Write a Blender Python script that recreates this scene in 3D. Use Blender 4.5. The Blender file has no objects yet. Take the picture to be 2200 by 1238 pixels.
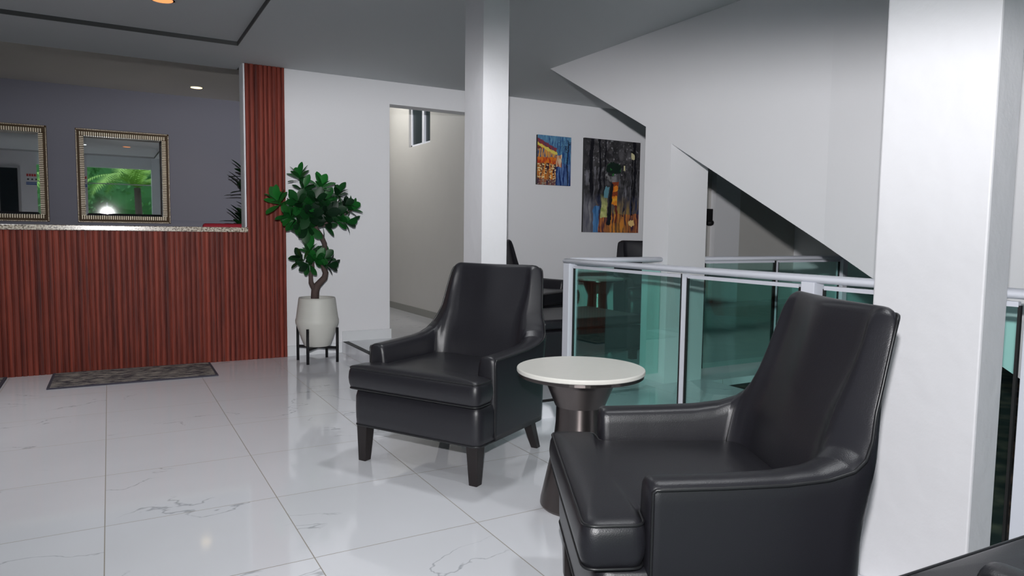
import bpy, bmesh, math, random
from mathutils import Vector, Matrix, noise
from math import sin, cos, pi, radians

# ------------------------------------------------------------------ camera
S = bpy.context.scene
COL = S.collection
CAMH = 1.075
cam_d = bpy.data.cameras.new('camera'); cam = bpy.data.objects.new('camera', cam_d); COL.objects.link(cam)
cam_d.sensor_fit = 'HORIZONTAL'; cam_d.sensor_width = 36.0; cam_d.lens = 36.0 * 1503.76 / 2200.0
cam_d.clip_start = 0.02; cam_d.clip_end = 200
yaw, pit, rol = radians(29.916), radians(-4.485), radians(0.7533)
fwd = Vector((sin(yaw) * cos(pit), cos(yaw) * cos(pit), sin(pit)))
rgt = Vector((cos(yaw), -sin(yaw), 0)); upv = rgt.cross(fwd)
r2 = cos(rol) * rgt + sin(rol) * upv; u2 = -sin(rol) * rgt + cos(rol) * upv
mat = Matrix((r2, u2, -fwd)).transposed().to_4x4(); mat.translation = Vector((0, 0, CAMH))
cam.matrix_world = mat
S.camera = cam
S.view_settings.view_transform = 'Standard'; S.view_settings.look = 'None'
S.view_settings.gamma = 1.0; S.view_settings.exposure = 0.0; S.view_settings.use_curve_mapping = False

# ------------------------------------------------------------------ world: overcast daylight over the garden behind the camera
W = bpy.data.worlds.new('sky'); S.world = W; W.use_nodes = True
wn = W.node_tree.nodes; wl = W.node_tree.links; wn.clear()
wo = wn.new('ShaderNodeOutputWorld'); wb = wn.new('ShaderNodeBackground')
wb.inputs[0].default_value = (0.80, 0.90, 1.0, 1); wb.inputs[1].default_value = 1.6
wl.new(wb.outputs[0], wo.inputs[0])

# ------------------------------------------------------------------ the photographer's flash: a small head above the lens with a rectangular beam
FL = bpy.data.lights.new('camera_flash', 'POINT'); flash = bpy.data.objects.new('camera_flash', FL); COL.objects.link(flash)
flash.location = (-0.02, -0.01, 1.285); FL.energy = 1.0; FL.shadow_soft_size = 0.022; FL.color = (1.0, 0.985, 1.0)
FL.use_nodes = True
ln = FL.node_tree.nodes; ll = FL.node_tree.links; ln.clear()
lo = ln.new('ShaderNodeOutputLight'); le = ln.new('ShaderNodeEmission'); ll.new(le.outputs[0], lo.inputs[0])
FLASH_POWER = 76.0
lf = ln.new('ShaderNodeLightFalloff'); lf.inputs['Strength'].default_value = FLASH_POWER; lf.inputs['Smooth'].default_value = 0
ge = ln.new('ShaderNodeNewGeometry')
def vdot(v):
    n = ln.new('ShaderNodeVectorMath'); n.operation = 'DOT_PRODUCT'
    ll.new(ge.outputs['Incoming'], n.inputs[0]); n.inputs[1].default_value = v; return n.outputs['Value']
def mth(op, a, b):
    n = ln.new('ShaderNodeMath'); n.operation = op
    for i, s in enumerate((a, b)):
        if isinstance(s, (int, float)): n.inputs[i].default_value = s
        else: ll.new(s, n.inputs[i])
    return n.outputs[0]
df = vdot(tuple(fwd)); du = vdot(tuple(u2))
ratio = mth('DIVIDE', du, mth('MAXIMUM', df, 0.05))
mr = ln.new('ShaderNodeMapRange'); mr.interpolation_type = 'SMOOTHSTEP'
ll.new(ratio, mr.inputs[0])
mr.inputs[1].default_value = 0.20; mr.inputs[2].default_value = 0.345; mr.inputs[3].default_value = 1.0; mr.inputs[4].default_value = 0.0
dr = vdot(tuple(r2)); rx = mth('DIVIDE', dr, mth('MAXIMUM', df, 0.05))
def ramp(sock, a, b, lo_, hi_):
    q = ln.new('ShaderNodeMapRange'); q.interpolation_type = 'SMOOTHSTEP'; ll.new(sock, q.inputs[0])
    for i, v in enumerate((a, b, lo_, hi_)): q.inputs[i + 1].default_value = v
    return q.outputs[0]
front = mth('GREATER_THAN', df, 0.05)
beam = mth('MULTIPLY', mth('MULTIPLY', mr.outputs[0], front), mth('MULTIPLY', ramp(ratio, -0.66, -0.50, 0, 1), mth('MULTIPLY', ramp(rx, -0.90, -0.25, 0.35, 1), ramp(rx, 0.78, 0.95, 1, 0))))
total = mth('ADD', lf.outputs['Linear'], mth('MULTIPLY', lf.outputs['Constant'], 0.066))
hot = ramp(ratio, -0.10, 0.16, 0.93, 1.22)   # beam boosted toward its top to brighten ceiling and upper walls
ll.new(mth('MULTIPLY', mth('MULTIPLY', total, beam), hot), le.inputs['Strength'])

# ------------------------------------------------------------------ materials
def new_mat(name):
    m = bpy.data.materials.new(name); m.use_nodes = True
    return m, m.node_tree.nodes, m.node_tree.links, m.node_tree.nodes['Principled BSDF']
def pmat(name, col, rough=0.5, metal=0.0, spec=0.5, bump=0.0, bscale=40.0, var=0.0, vscale=4.0, detail=4.0, stretch=None):
    m, n, l, b = new_mat(name)
    b.inputs['Base Color'].default_value = (*col, 1); b.inputs['Roughness'].default_value = rough
    b.inputs['Metallic'].default_value = metal; b.inputs['Specular IOR Level'].default_value = spec
    if bump or var:
        tc = n.new('ShaderNodeTexCoord'); src = tc.outputs['Object']
        if stretch:
            mp = n.new('ShaderNodeMapping'); mp.inputs['Scale'].default_value = stretch; l.new(src, mp.inputs[0]); src = mp.outputs[0]
        if bump:
            nt = n.new('ShaderNodeTexNoise'); nt.inputs['Scale'].default_value = bscale; nt.inputs['Detail'].default_value = detail
            l.new(src, nt.inputs['Vector']); bp = n.new('ShaderNodeBump'); bp.inputs['Strength'].default_value = bump; bp.inputs['Distance'].default_value = 0.01
            l.new(nt.outputs[0], bp.inputs['Height']); l.new(bp.outputs[0], b.inputs['Normal'])
        if var:
            nv = n.new('ShaderNodeTexNoise'); nv.inputs['Scale'].default_value = vscale; nv.inputs['Detail'].default_value = 5
            l.new(src, nv.inputs['Vector']); mx = n.new('ShaderNodeMapRange')
            l.new(nv.outputs[0], mx.inputs[0]); mx.inputs[3].default_value = 1 - var; mx.inputs[4].default_value = 1 + var
            mm = n.new('ShaderNodeVectorMath'); mm.operation = 'SCALE'; mm.inputs[0].default_value = col; l.new(mx.outputs[0], mm.inputs['Scale'])
            l.new(mm.outputs[0], b.inputs['Base Color'])
    return m

M = {}
M['wall'] = pmat('white_painted_plaster', (0.74, 0.745, 0.77), 0.7, bump=0.06, bscale=35, var=0.02, vscale=2)
M['column'] = pmat('rough_white_plaster', (0.745, 0.745, 0.77), 0.6, bump=0.28, bscale=16, var=0.02, detail=8)
M['stair'] = pmat('white_stair_plaster', (0.76, 0.76, 0.78), 0.7, bump=0.04, bscale=12, var=0.015)
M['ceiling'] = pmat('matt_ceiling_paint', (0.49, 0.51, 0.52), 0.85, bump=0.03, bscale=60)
M['office_wall'] = pmat('grey_office_paint', (0.225, 0.228, 0.28), 0.75, bump=0.03, bscale=50)
M['office_ceiling'] = pmat('office_ceiling_paint', (0.88, 0.84, 0.77), 0.85)
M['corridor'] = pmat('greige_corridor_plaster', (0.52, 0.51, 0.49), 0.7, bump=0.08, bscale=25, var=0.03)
M['cbase'] = pmat('grey_green_corridor_baseboard', (0.25, 0.25, 0.23), 0.4)
M['base'] = pmat('marble_baseboard', (0.70, 0.72, 0.74), 0.2, var=0.04, vscale=6)
M['tray_edge'] = pmat('dark_grey_tray_edge', (0.10, 0.10, 0.10), 0.8)  # dark grey for the thin strips lining the ceiling tray
M['leather'] = pmat('black_leather', (0.0150, 0.0146, 0.0190), 0.36, spec=0.62, bump=0.10, bscale=420, var=0.06, vscale=3)
M['leg'] = pmat('espresso_wood', (0.014, 0.010, 0.010), 0.35, bump=0.05, bscale=60, stretch=(1, 1, .1))
M['piping'] = pmat('black_leather_piping', (0.012, 0.0122, 0.014), 0.38, spec=0.6)
M['cream'] = pmat('cream_stone', (0.86, 0.84, 0.78), 0.35, var=0.03, vscale=30)
M['gun'] = pmat('brushed_gunmetal', (0.16, 0.14, 0.135), 0.32, metal=0.95, bump=0.04, bscale=30, stretch=(1, 1, 40))
tg = M['gun'].node_tree.nodes.new('ShaderNodeTangent'); tg.direction_type = 'RADIAL'; tg.axis = 'Z'
M['gun'].node_tree.links.new(tg.outputs[0], M['gun'].node_tree.nodes['Principled BSDF'].inputs['Tangent']); M['gun'].node_tree.nodes['Principled BSDF'].inputs['Anisotropic'].default_value = 0.8; M['gun'].node_tree.nodes['Principled BSDF'].inputs['Anisotropic Rotation'].default_value = 0.25
M['white_metal'] = pmat('white_powder_coat', (0.70, 0.72, 0.79), 0.35)
M['gasket'] = pmat('black_rubber_gasket', (0.01, 0.01, 0.01), 0.6)
M['black'] = pmat('black_metal', (0.008, 0.008, 0.009), 0.55, spec=0.3)
M['pot'] = pmat('offwhite_glazed_stoneware', (0.58, 0.58, 0.54), 0.5, bump=0.15, bscale=30, stretch=(.3, .3, 6), var=0.03, vscale=12)
M['bark'] = pmat('brown_bark', (0.075, 0.05, 0.045), 0.8, bump=0.5, bscale=60)
M['soil'] = pmat('dark_soil', (0.02, 0.015, 0.01), 0.9, bump=0.6, bscale=80)
M['red'] = pmat('red_fabric', (0.38, 0.012, 0.03), 0.7, bump=0.1, bscale=200)
M['bronze'] = pmat('antique_bronze', (0.10, 0.065, 0.035), 0.6, metal=0.0, spec=0.2, bump=0.2, bscale=150)
M['silverleaf'] = pmat('champagne_silver_leaf', (0.80, 0.72, 0.56), 0.4, metal=0.2, bump=0.2, bscale=90)
M['mirror'] = pmat('mirror_silver', (0.92, 0.94, 0.93), 0.015, metal=1.0)
M['alu'] = pmat('satin_aluminium', (0.62, 0.63, 0.65), 0.3, metal=0.7)
M['darkglass'] = pmat('dark_window_glass', (0.02, 0.03, 0.035), 0.25, spec=0.2)
M['canvas_edge'] = pmat('dark_canvas_edge', (0.02, 0.02, 0.022), 0.7)
M['sign_white'] = pmat('white_plastic', (0.75, 0.76, 0.78), 0.4)
M['sign_red'] = pmat('red_print', (0.6, 0.03, 0.03), 0.5)
M['sign_blue'] = pmat('blue_print', (0.04, 0.12, 0.4), 0.5)
M['grass'] = pmat('lawn_green', (0.10, 0.22, 0.05), 0.9, var=0.4, vscale=3)
M['hedge'] = pmat('garden_leaf', (0.06, 0.22, 0.07), 0.7, var=0.5, vscale=1.2)
M['hedge2'] = pmat('bright_garden_leaf', (0.12, 0.34, 0.12), 0.6, var=0.4, vscale=1.5)
M['palm'] = pmat('palm_leaf', (0.22, 0.42, 0.07), 0.6, var=0.35, vscale=2)
M['grout'] = pmat('grout', (0.5, 0.48, 0.45), 0.8)

def leaf_mat():
    m, n, l, b = new_mat('glossy_ficus_leaf')
    at = n.new('ShaderNodeAttribute'); at.attribute_name = 'tone'
    rp = n.new('ShaderNodeValToRGB'); l.new(at.outputs['Fac'], rp.inputs[0])
    rp.color_ramp.elements[0].color = (0.004, 0.020, 0.008, 1); rp.color_ramp.elements[1].color = (0.012, 0.16, 0.022, 1)
    rp.color_ramp.elements[0].position = 0.2
    l.new(rp.outputs[0], b.inputs['Base Color']); b.inputs['Roughness'].default_value = 0.45
    b.inputs['Specular IOR Level'].default_value = 0.35
    return m
M['leaf'] = leaf_mat()

def wood_mat():
    m, n, l, b = new_mat('reddish_slat_wood')
    tc = n.new('ShaderNodeTexCoord'); mp = n.new('ShaderNodeMapping'); mp.inputs['Scale'].default_value = (1, 1, 0.06)
    l.new(tc.outputs['Object'], mp.inputs[0])
    nt = n.new('ShaderNodeTexNoise'); nt.inputs['Scale'].default_value = 70; nt.inputs['Detail'].default_value = 6; l.new(mp.outputs[0], nt.inputs['Vector'])
    mp2 = n.new('ShaderNodeMapping'); mp2.inputs['Scale'].default_value = (27.8, 0.01, 0.15); l.new(tc.outputs['Object'], mp2.inputs[0])
    n2 = n.new('ShaderNodeTexNoise'); n2.inputs['Scale'].default_value = 1.0; n2.inputs['Detail'].default_value = 1; l.new(mp2.outputs[0], n2.inputs['Vector'])
    ad = n.new('ShaderNodeMath'); ad.operation = 'MULTIPLY_ADD'; l.new(nt.outputs[0], ad.inputs[0]); ad.inputs[1].default_value = 0.42
    m3 = n.new('ShaderNodeMath'); m3.operation = 'MULTIPLY'; l.new(n2.outputs[0], m3.inputs[0]); m3.inputs[1].default_value = 0.58; l.new(m3.outputs[0], ad.inputs[2])
    rp = n.new('ShaderNodeValToRGB'); l.new(ad.outputs[0], rp.inputs[0])
    rp.color_ramp.elements[0].position = 0.34; rp.color_ramp.elements[0].color = (0.066, 0.0095, 0.007, 1)
    rp.color_ramp.elements[1].position = 0.66; rp.color_ramp.elements[1].color = (0.275, 0.046, 0.025, 1)
    l.new(rp.outputs[0], b.inputs['Base Color']); b.inputs['Roughness'].default_value = 0.55; b.inputs['Specular IOR Level'].default_value = 0.3
    bp = n.new('ShaderNodeBump'); bp.inputs['Strength'].default_value = 0.15; bp.inputs['Distance'].default_value = 0.005
    l.new(nt.outputs[0], bp.inputs['Height']); l.new(bp.outputs[0], b.inputs['Normal'])
    return m
M['wood'] = wood_mat()

def marble_tile(name, ox, oy, base=(0.80, 0.81, 0.85), vein=0.55):
    m, n, l, b = new_mat(name)
    tc = n.new('ShaderNodeTexCoord'); sp = n.new('ShaderNodeSeparateXYZ'); l.new(tc.outputs['Object'], sp.inputs[0])
    def M_(op, a, c=0.0, d=None):
        k = n.new('ShaderNodeMath'); k.operation = op
        for i, s in enumerate((a, c) if d is None else (a, c, d)):
            if isinstance(s, (int, float)): k.inputs[i].default_value = s
            else: l.new(s, k.inputs[i])
        return k.outputs[0]
    def axis(o, off):
        q = M_('DIVIDE', M_('SUBTRACT', o, off), 0.6); fl = M_('FLOOR', q); fr = M_('SUBTRACT', q, fl)
        e = M_('MINIMUM', fr, M_('SUBTRACT', 1.0, fr)); return fl, M_('LESS_THAN', e, 0.0030)
    fx, gx = axis(sp.outputs[0], ox); fy, gy = axis(sp.outputs[1], oy)
    g = M_('MAXIMUM', gx, gy)
    # every tile carries its own veins: shift the pattern by a per-tile amount
    cb = n.new('ShaderNodeCombineXYZ'); l.new(M_('MULTIPLY', fx, 7.31), cb.inputs[0]); l.new(M_('MULTIPLY', fy, 5.17), cb.inputs[1]); l.new(M_('ADD', M_('MULTIPLY', fx, 3.1), M_('MULTIPLY', fy, 1.7)), cb.inputs[2])
    va = n.new('ShaderNodeVectorMath'); va.operation = 'ADD'; l.new(tc.outputs['Object'], va.inputs[0]); l.new(cb.outputs[0], va.inputs[1])
    nd = n.new('ShaderNodeTexNoise'); nd.inputs['Scale'].default_value = 1.0; nd.inputs['Detail'].default_value = 6; nd.inputs['Roughness'].default_value = 0.5; nd.inputs['Distortion'].default_value = 0.3
    vm = n.new('ShaderNodeMapping'); vm.inputs['Rotation'].default_value = (0, 0, 0.9); vm.inputs['Scale'].default_value = (0.9, 1.7, 1); l.new(va.outputs[0], vm.inputs[0]); l.new(vm.outputs[0], nd.inputs['Vector'])
    v1 = M_('ABSOLUTE', M_('SUBTRACT', nd.outputs[0], 0.5))
    rp = n.new('ShaderNodeMapRange'); rp.inputs[1].default_value = 0.0; rp.inputs[2].default_value = 0.0042; rp.inputs[3].default_value = 1.0; rp.inputs[4].default_value = 0.0
    l.new(v1, rp.inputs[0])
    nm = n.new('ShaderNodeTexNoise'); nm.inputs['Scale'].default_value = 2.0; nm.inputs['Detail'].default_value = 2; l.new(va.outputs[0], nm.inputs['Vector'])
    mk = n.new('ShaderNodeMapRange'); mk.inputs[1].default_value = 0.54; mk.inputs[2].default_value = 0.60; l.new(nm.outputs[0], mk.inputs[0])
    vn = M_('MULTIPLY', M_('MULTIPLY', rp.outputs[0], mk.outputs[0]), vein)
    cl = n.new('ShaderNodeTexNoise'); cl.inputs['Scale'].default_value = 1.6; cl.inputs['Detail'].default_value = 4; l.new(va.outputs[0], cl.inputs['Vector'])
    clr = n.new('ShaderNodeMapRange'); clr.inputs[3].default_value = 0.93; clr.inputs[4].default_value = 1.05; l.new(cl.outputs[0], clr.inputs[0])
    sc = n.new('ShaderNodeVectorMath'); sc.operation = 'SCALE'; sc.inputs[0].default_value = base; l.new(clr.outputs[0], sc.inputs['Scale'])
    mx = n.new('ShaderNodeMix'); mx.data_type = 'RGBA'; l.new(vn, mx.inputs[0]); l.new(sc.outputs[0], mx.inputs[6]); mx.inputs[7].default_value = (0.22, 0.24, 0.27, 1)
    mg = n.new('ShaderNodeMix'); mg.data_type = 'RGBA'; l.new(g, mg.inputs[0]); l.new(mx.outputs[2], mg.inputs[6]); mg.inputs[7].default_value = (0.36, 0.33, 0.29, 1)
    l.new(mg.outputs[2], b.inputs['Base Color'])
    rr = M_('MULTIPLY_ADD', g, 0.5, 0.07); l.new(rr, b.inputs['Roughness'])
    b.inputs['Specular IOR Level'].default_value = 0.75
    return m
M['floor'] = marble_tile('polished_marble_tile', -0.042, 2.250)
M['platform'] = marble_tile('polished_marble_tile_platform', 1.812, 3.42)

def granite():
    m, n, l, b = new_mat('speckled_granite')
    tc = n.new('ShaderNodeTexCoord'); v = n.new('ShaderNodeTexNoise'); v.inputs['Scale'].default_value = 90; v.inputs['Detail'].default_value = 4; l.new(tc.outputs['Object'], v.inputs['Vector'])
    r = n.new('ShaderNodeValToRGB'); l.new(v.outputs[0], r.inputs[0]); e = r.color_ramp.elements
    e[0].position = 0.38; e[0].color = (0.07, 0.05, 0.04, 1); e[1].position = 0.5; e[1].color = (0.50, 0.43, 0.33, 1)
    x = e.new(0.62); x.color = (0.62, 0.58, 0.50, 1)
    l.new(r.outputs[0], b.inputs['Base Color']); b.inputs['Roughness'].default_value = 0.2
    return m
M['granite'] = granite()

def rug_mat():
    m, n, l, b = new_mat('mottled_grey_carpet')
    tc = n.new('ShaderNodeTexCoord'); mp = n.new('ShaderNodeMapping'); mp.inputs['Scale'].default_value = (1, 2.2, 1); l.new(tc.outputs['Object'], mp.inputs[0])
    v = n.new('ShaderNodeTexNoise'); v.inputs['Scale'].default_value = 11; v.inputs['Detail'].default_value = 8; v.inputs['Roughness'].default_value = 0.75; l.new(mp.outputs[0], v.inputs['Vector'])
    r = n.new('ShaderNodeValToRGB'); l.new(v.outputs[0], r.inputs[0]); e = r.color_ramp.elements
    e[0].position = 0.42; e[0].color = (0.035, 0.03, 0.045, 1); e[1].position = 0.58; e[1].color = (0.34, 0.31, 0.27, 1)
    l.new(r.outputs[0], b.inputs['Base Color']); b.inputs['Roughness'].default_value = 0.95
    bp = n.new('ShaderNodeBump'); bp.inputs['Strength'].default_value = 0.4; bp.inputs['Distance'].default_value = 0.004; l.new(v.outputs[0], bp.inputs['Height']); l.new(bp.outputs[0], b.inputs['Normal'])
    return m
M['rug'] = rug_mat()
M['rug_edge'] = pmat('dark_grey_carpet_edge', (0.06, 0.055, 0.075), 0.9)

def earth_mat():
    m, n, l, b = new_mat('dark_brown_rocky_ground')
    tc = n.new('ShaderNodeTexCoord')
    v = n.new('ShaderNodeTexNoise'); v.inputs['Scale'].default_value = 7; v.inputs['Detail'].default_value = 8; l.new(tc.outputs['Object'], v.inputs['Vector'])
    r = n.new('ShaderNodeValToRGB'); l.new(v.outputs[0], r.inputs[0]); e = r.color_ramp.elements
    e[0].position = 0.45; e[0].color = (0.012, 0.010, 0.010, 1); e[1].position = 0.68; e[1].color = (0.13, 0.085, 0.06, 1)
    l.new(r.outputs[0], b.inputs['Base Color']); b.inputs['Roughness'].default_value = 0.8
    return m
M['earth'] = earth_mat()

def glass_mat():
    m = bpy.data.materials.new('green_tinted_glass'); m.use_nodes = True
    n = m.node_tree.nodes; l = m.node_tree.links; n.clear()
    o = n.new('ShaderNodeOutputMaterial'); t = n.new('ShaderNodeBsdfTransparent'); t.inputs[0].default_value = (0.83, 0.99, 0.962, 1)
    g = n.new('ShaderNodeBsdfGlossy'); g.inputs['Roughness'].default_value = 0.02; g.inputs[0].default_value = (0.9, 1, 0.97, 1)
    f = n.new('ShaderNodeFresnel'); f.inputs[0].default_value = 1.45; mx = n.new('ShaderNodeMixShader')
    k = n.new('ShaderNodeMath'); k.operation = 'MULTIPLY'; k.inputs[1].default_value = 0.28; l.new(f.outputs[0], k.inputs[0])
    l.new(k.outputs[0], mx.inputs[0]); l.new(t.outputs[0], mx.inputs[1]); l.new(g.outputs[0], mx.inputs[2]); l.new(mx.outputs[0], o.inputs[0])
    return m
M['glass'] = glass_mat()
def clear_glass():
    m = M['glass'].copy(); m.name = 'clear_glass'
    for q in m.node_tree.nodes:
        if q.type == 'BSDF_TRANSPARENT': q.inputs[0].default_value = (0.95, 0.98, 0.97, 1)
    return m
M['clearglass'] = clear_glass()
def emit(name, col, s):
    m = bpy.data.materials.new(name); m.use_nodes = True; n = m.node_tree.nodes; l = m.node_tree.links; n.clear()
    o = n.new('ShaderNodeOutputMaterial'); e = n.new('ShaderNodeEmission'); e.inputs[0].default_value = (*col, 1); e.inputs[1].default_value = s; l.new(e.outputs[0], o.inputs[0])
    return m
M['lamp'] = emit('warm_downlight', (1.0, 0.74, 0.36), 3.2)
M['lamp3'] = emit('added_downlight', (.95, .98, 1.0), 2.0)
M['lamp2'] = emit('amber_downlight', (1.0, 0.36, 0.13), 1.3)

# ------------------------------------------------------------------ helpers
def tag(o, label=None, cat=None, group=None, kind=None):
    if label: o['label'] = label
    if cat: o['category'] = cat
    if group: o['group'] = group
    if kind: o['kind'] = kind
    return o
def link(name, me, m, parent=None, smooth=False):
    o = bpy.data.objects.new(name, me); COL.objects.link(o)
    if m is not None: me.materials.append(m)
    if parent is not None: o.parent = parent
    if smooth:
        for p in me.polygons: p.use_smooth = True
    return o
def from_bm(name, bm, m, parent=None, smooth=False, bevel=0.0, seg=2):
    bmesh.ops.recalc_face_normals(bm, faces=bm.faces[:])
    me = bpy.data.meshes.new(name); bm.to_mesh(me); bm.free()
    o = link(name, me, m, parent, smooth)
    if bevel:
        b = o.modifiers.new('bevel', 'BEVEL'); b.width = bevel; b.segments = seg; b.limit_method = 'ANGLE'; b.angle_limit = radians(40)
    return o
def empty(name, loc=(0, 0, 0), rz=0.0):
    o = bpy.data.objects.new(name, None); COL.objects.link(o); o.location = loc; o.rotation_euler = (0, 0, rz); o.empty_display_size = 0.1
    return o
def add_box(bm, x0, x1, y0, y1, z0, z1):
    v = [bm.verts.new(p) for p in ((x0, y0, z0), (x1, y0, z0), (x1, y1, z0), (x0, y1, z0), (x0, y0, z1), (x1, y0, z1), (x1, y1, z1), (x0, y1, z1))]
    for f in ((0, 3, 2, 1), (4, 5, 6, 7), (0, 1, 5, 4), (1, 2, 6, 5), (2, 3, 7, 6), (3, 0, 4, 7)): bm.faces.new([v[i] for i in f])
def box(name, b, m, parent=None, bevel=0.0):
    bm = bmesh.new(); add_box(bm, *b); return from_bm(name, bm, m, parent, bevel=bevel)
def boxes(name, bs, m, parent=None, bevel=0.0):
    bm = bmesh.new()
    for b in bs: add_box(bm, *b)
    return from_bm(name, bm, m, parent, bevel=bevel)
def struct(o, label=None):
    return tag(o, label, kind='structure')
def add_prism(bm, pts, axis, a, b):
    # polygon pts in the plane normal to axis, extruded from a to b
    def P(p, t):
        return {'x': (t, p[0], p[1]), 'y': (p[0], t, p[1]), 'z': (p[0], p[1], t)}[axis]
    v0 = [bm.verts.new(P(p, a)) for p in pts]; v1 = [bm.verts.new(P(p, b)) for p in pts]
    bm.faces.new(v0); bm.faces.new(v1[::-1]); n = len(pts)
    for i in range(n): bm.faces.new((v0[i], v0[(i + 1) % n], v1[(i + 1) % n], v1[i]))
def add_lathe(bm, prof, seg=48, c=(0, 0), cap=True):
    rings = []
    for r, z in prof:
        rings.append([bm.verts.new((c[0] + r * cos(2 * pi * i / seg), c[1] + r * sin(2 * pi * i / seg), z)) for i in range(seg)])
    for a, b in zip(rings, rings[1:]):
        for i in range(seg): bm.faces.new((a[i], a[(i + 1) % seg], b[(i + 1) % seg], b[i]))
    if cap:
        bm.faces.new(rings[0][::-1]); bm.faces.new(rings[-1])
def add_tube(bm, pts, rad, seg=10, closed=False):
    pts = [Vector(p) for p in pts]; n = len(pts); rings = []
    rads = rad if isinstance(rad, (list, tuple)) else [rad] * n
    prev = None
    for i, p in enumerate(pts):
        if closed: t = (pts[(i + 1) % n] - pts[i - 1])
        else: t = pts[min(i + 1, n - 1)] - pts[max(i - 1, 0)]
        t.normalize()
        if prev is None:
            a = Vector((0, 0, 1)) if abs(t.z) < 0.9 else Vector((1, 0, 0)); u = t.cross(a).normalized()
        else: u = (prev - t * prev.dot(t)).normalized()
        prev = u; w = t.cross(u)
        rings.append([bm.verts.new(p + rads[i] * (cos(2 * pi * k / seg) * u + sin(2 * pi * k / seg) * w)) for k in range(seg)])
    m = n if closed else n - 1
    for i in range(m):
        a, b = rings[i], rings[(i + 1) % n]
        for k in range(seg): bm.faces.new((a[k], a[(k + 1) % seg], b[(k + 1) % seg], b[k]))
    if not closed: bm.faces.new(rings[0][::-1]); bm.faces.new(rings[-1])
def copy_tree(o, parent=None):
    c = o.copy(); COL.objects.link(c)
    if parent is not None: c.parent = parent
    for ch in [q for q in bpy.data.objects if q.parent == o]: copy_tree(ch, c)
    return c
def lerp_tab(tab, x):
    if x <= tab[0][0]: return tab[0][1]
    for (a, va), (b, vb) in zip(tab, tab[1:]):
        if x <= b:
            t = (x - a) / (b - a); return va + (vb - va) * t
    return tab[-1][1]

# ------------------------------------------------------------------ the setting
CZ = 2.41; PZ = 0.097; WY = 6.08
struct(box('floor', (-3.4, 9.5, -1.6, WY + 0.35, -0.15, 0.0), M['floor']), 'polished white marble tile floor with thin grey veins')
# raised platform one step up, to the right of and behind the seating
bm = bmesh.new()
add_box(bm, 1.765, 9.4, 3.372, 10.4, 0.0, PZ)
add_box(bm, 2.46, 3.50, 1.9, 3.372, 0.0, PZ)
struct(from_bm('floor_platform', bm, M['platform']), 'raised marble floor one step above the lobby floor')
struct(boxes('floor_office', [(-3.4, 1.75, WY + 0.35, 9.8, -0.15, 0.0)], M['floor']))
struct(boxes('floor_garden_bed', [(3.50, 9.4, 0.1, 3.372, -0.02, 0.05), (2.46, 3.50, 0.1, 1.9, -0.02, 0.05)], M['earth']), 'dark brown ground under the stairs')

# back wall (plane y = 6.08) with the reception opening and the corridor opening
T = 0.155
struct(boxes('wall_back', [(0.966, 2.21, WY, WY + T, 0, CZ), (2.21, 3.13, WY, WY + T, 2.212, CZ), (3.13, 5.45, WY, WY + T, 0, CZ)], M['wall']), 'white back wall with the corridor opening and the framed paintings')
struct(boxes('baseboard_back', [(1.292, 1.764, WY - 0.012, WY, 0, 0.088), (1.768, 2.222, WY - 0.012, WY, PZ, PZ + 0.09), (2.210, 2.222, WY, WY + T, PZ, PZ + 0.09),
                                (3.12, 5.45, WY - 0.012, WY, PZ, PZ + 0.09)], M['base'], bevel=0.002))
# corridor behind the opening
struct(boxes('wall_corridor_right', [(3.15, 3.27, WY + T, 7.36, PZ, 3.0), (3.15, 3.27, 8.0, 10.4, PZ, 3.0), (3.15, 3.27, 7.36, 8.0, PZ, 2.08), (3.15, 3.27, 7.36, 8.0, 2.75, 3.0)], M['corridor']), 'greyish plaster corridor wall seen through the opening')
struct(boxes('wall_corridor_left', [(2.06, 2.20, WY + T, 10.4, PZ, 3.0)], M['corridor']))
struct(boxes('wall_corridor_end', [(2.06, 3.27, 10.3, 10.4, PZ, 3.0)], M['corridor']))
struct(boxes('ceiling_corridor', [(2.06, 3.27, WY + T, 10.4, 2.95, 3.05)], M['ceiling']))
struct(boxes('baseboard_corridor', [(3.138, 3.15, WY + T, 10.3, PZ, PZ + 0.08)], M['cbase']))
w1 = empty('window_1', (3.15, 7.68, 2.08)); struct(w1, 'small white framed sliding window high in the corridor wall')
boxes('window_frame', [(0.03, 0.06, -0.32, 0.32, 0, 0.028), (0.03, 0.06, -0.32, 0.32, 0.64, 0.67), (0.03, 0.06, 0.29, 0.32, 0, 0.67), (0.03, 0.06, -0.32, -0.29, 0, 0.67), (0.02, 0.055, -0.10, -0.04, 0, 0.67)], M['white_metal'], w1)
boxes('pane', [(0.045, 0.05, -0.30, 0.30, 0.02, 0.65)], M['darkglass'], w1)
# far walls beyond the stairs
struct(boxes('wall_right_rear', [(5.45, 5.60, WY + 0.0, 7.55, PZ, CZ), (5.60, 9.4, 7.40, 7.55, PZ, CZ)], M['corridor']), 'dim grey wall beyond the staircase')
struct(boxes('wall_pilaster', [(7.56, 8.06, 7.31, 7.40, PZ, CZ)], M['wall']), 'shallow grey pilaster on the dim wall beyond the stairs')
struct(boxes('wall_right', [(9.4, 9.55, -1.6, 7.55, 0, CZ)], M['wall']))
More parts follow.
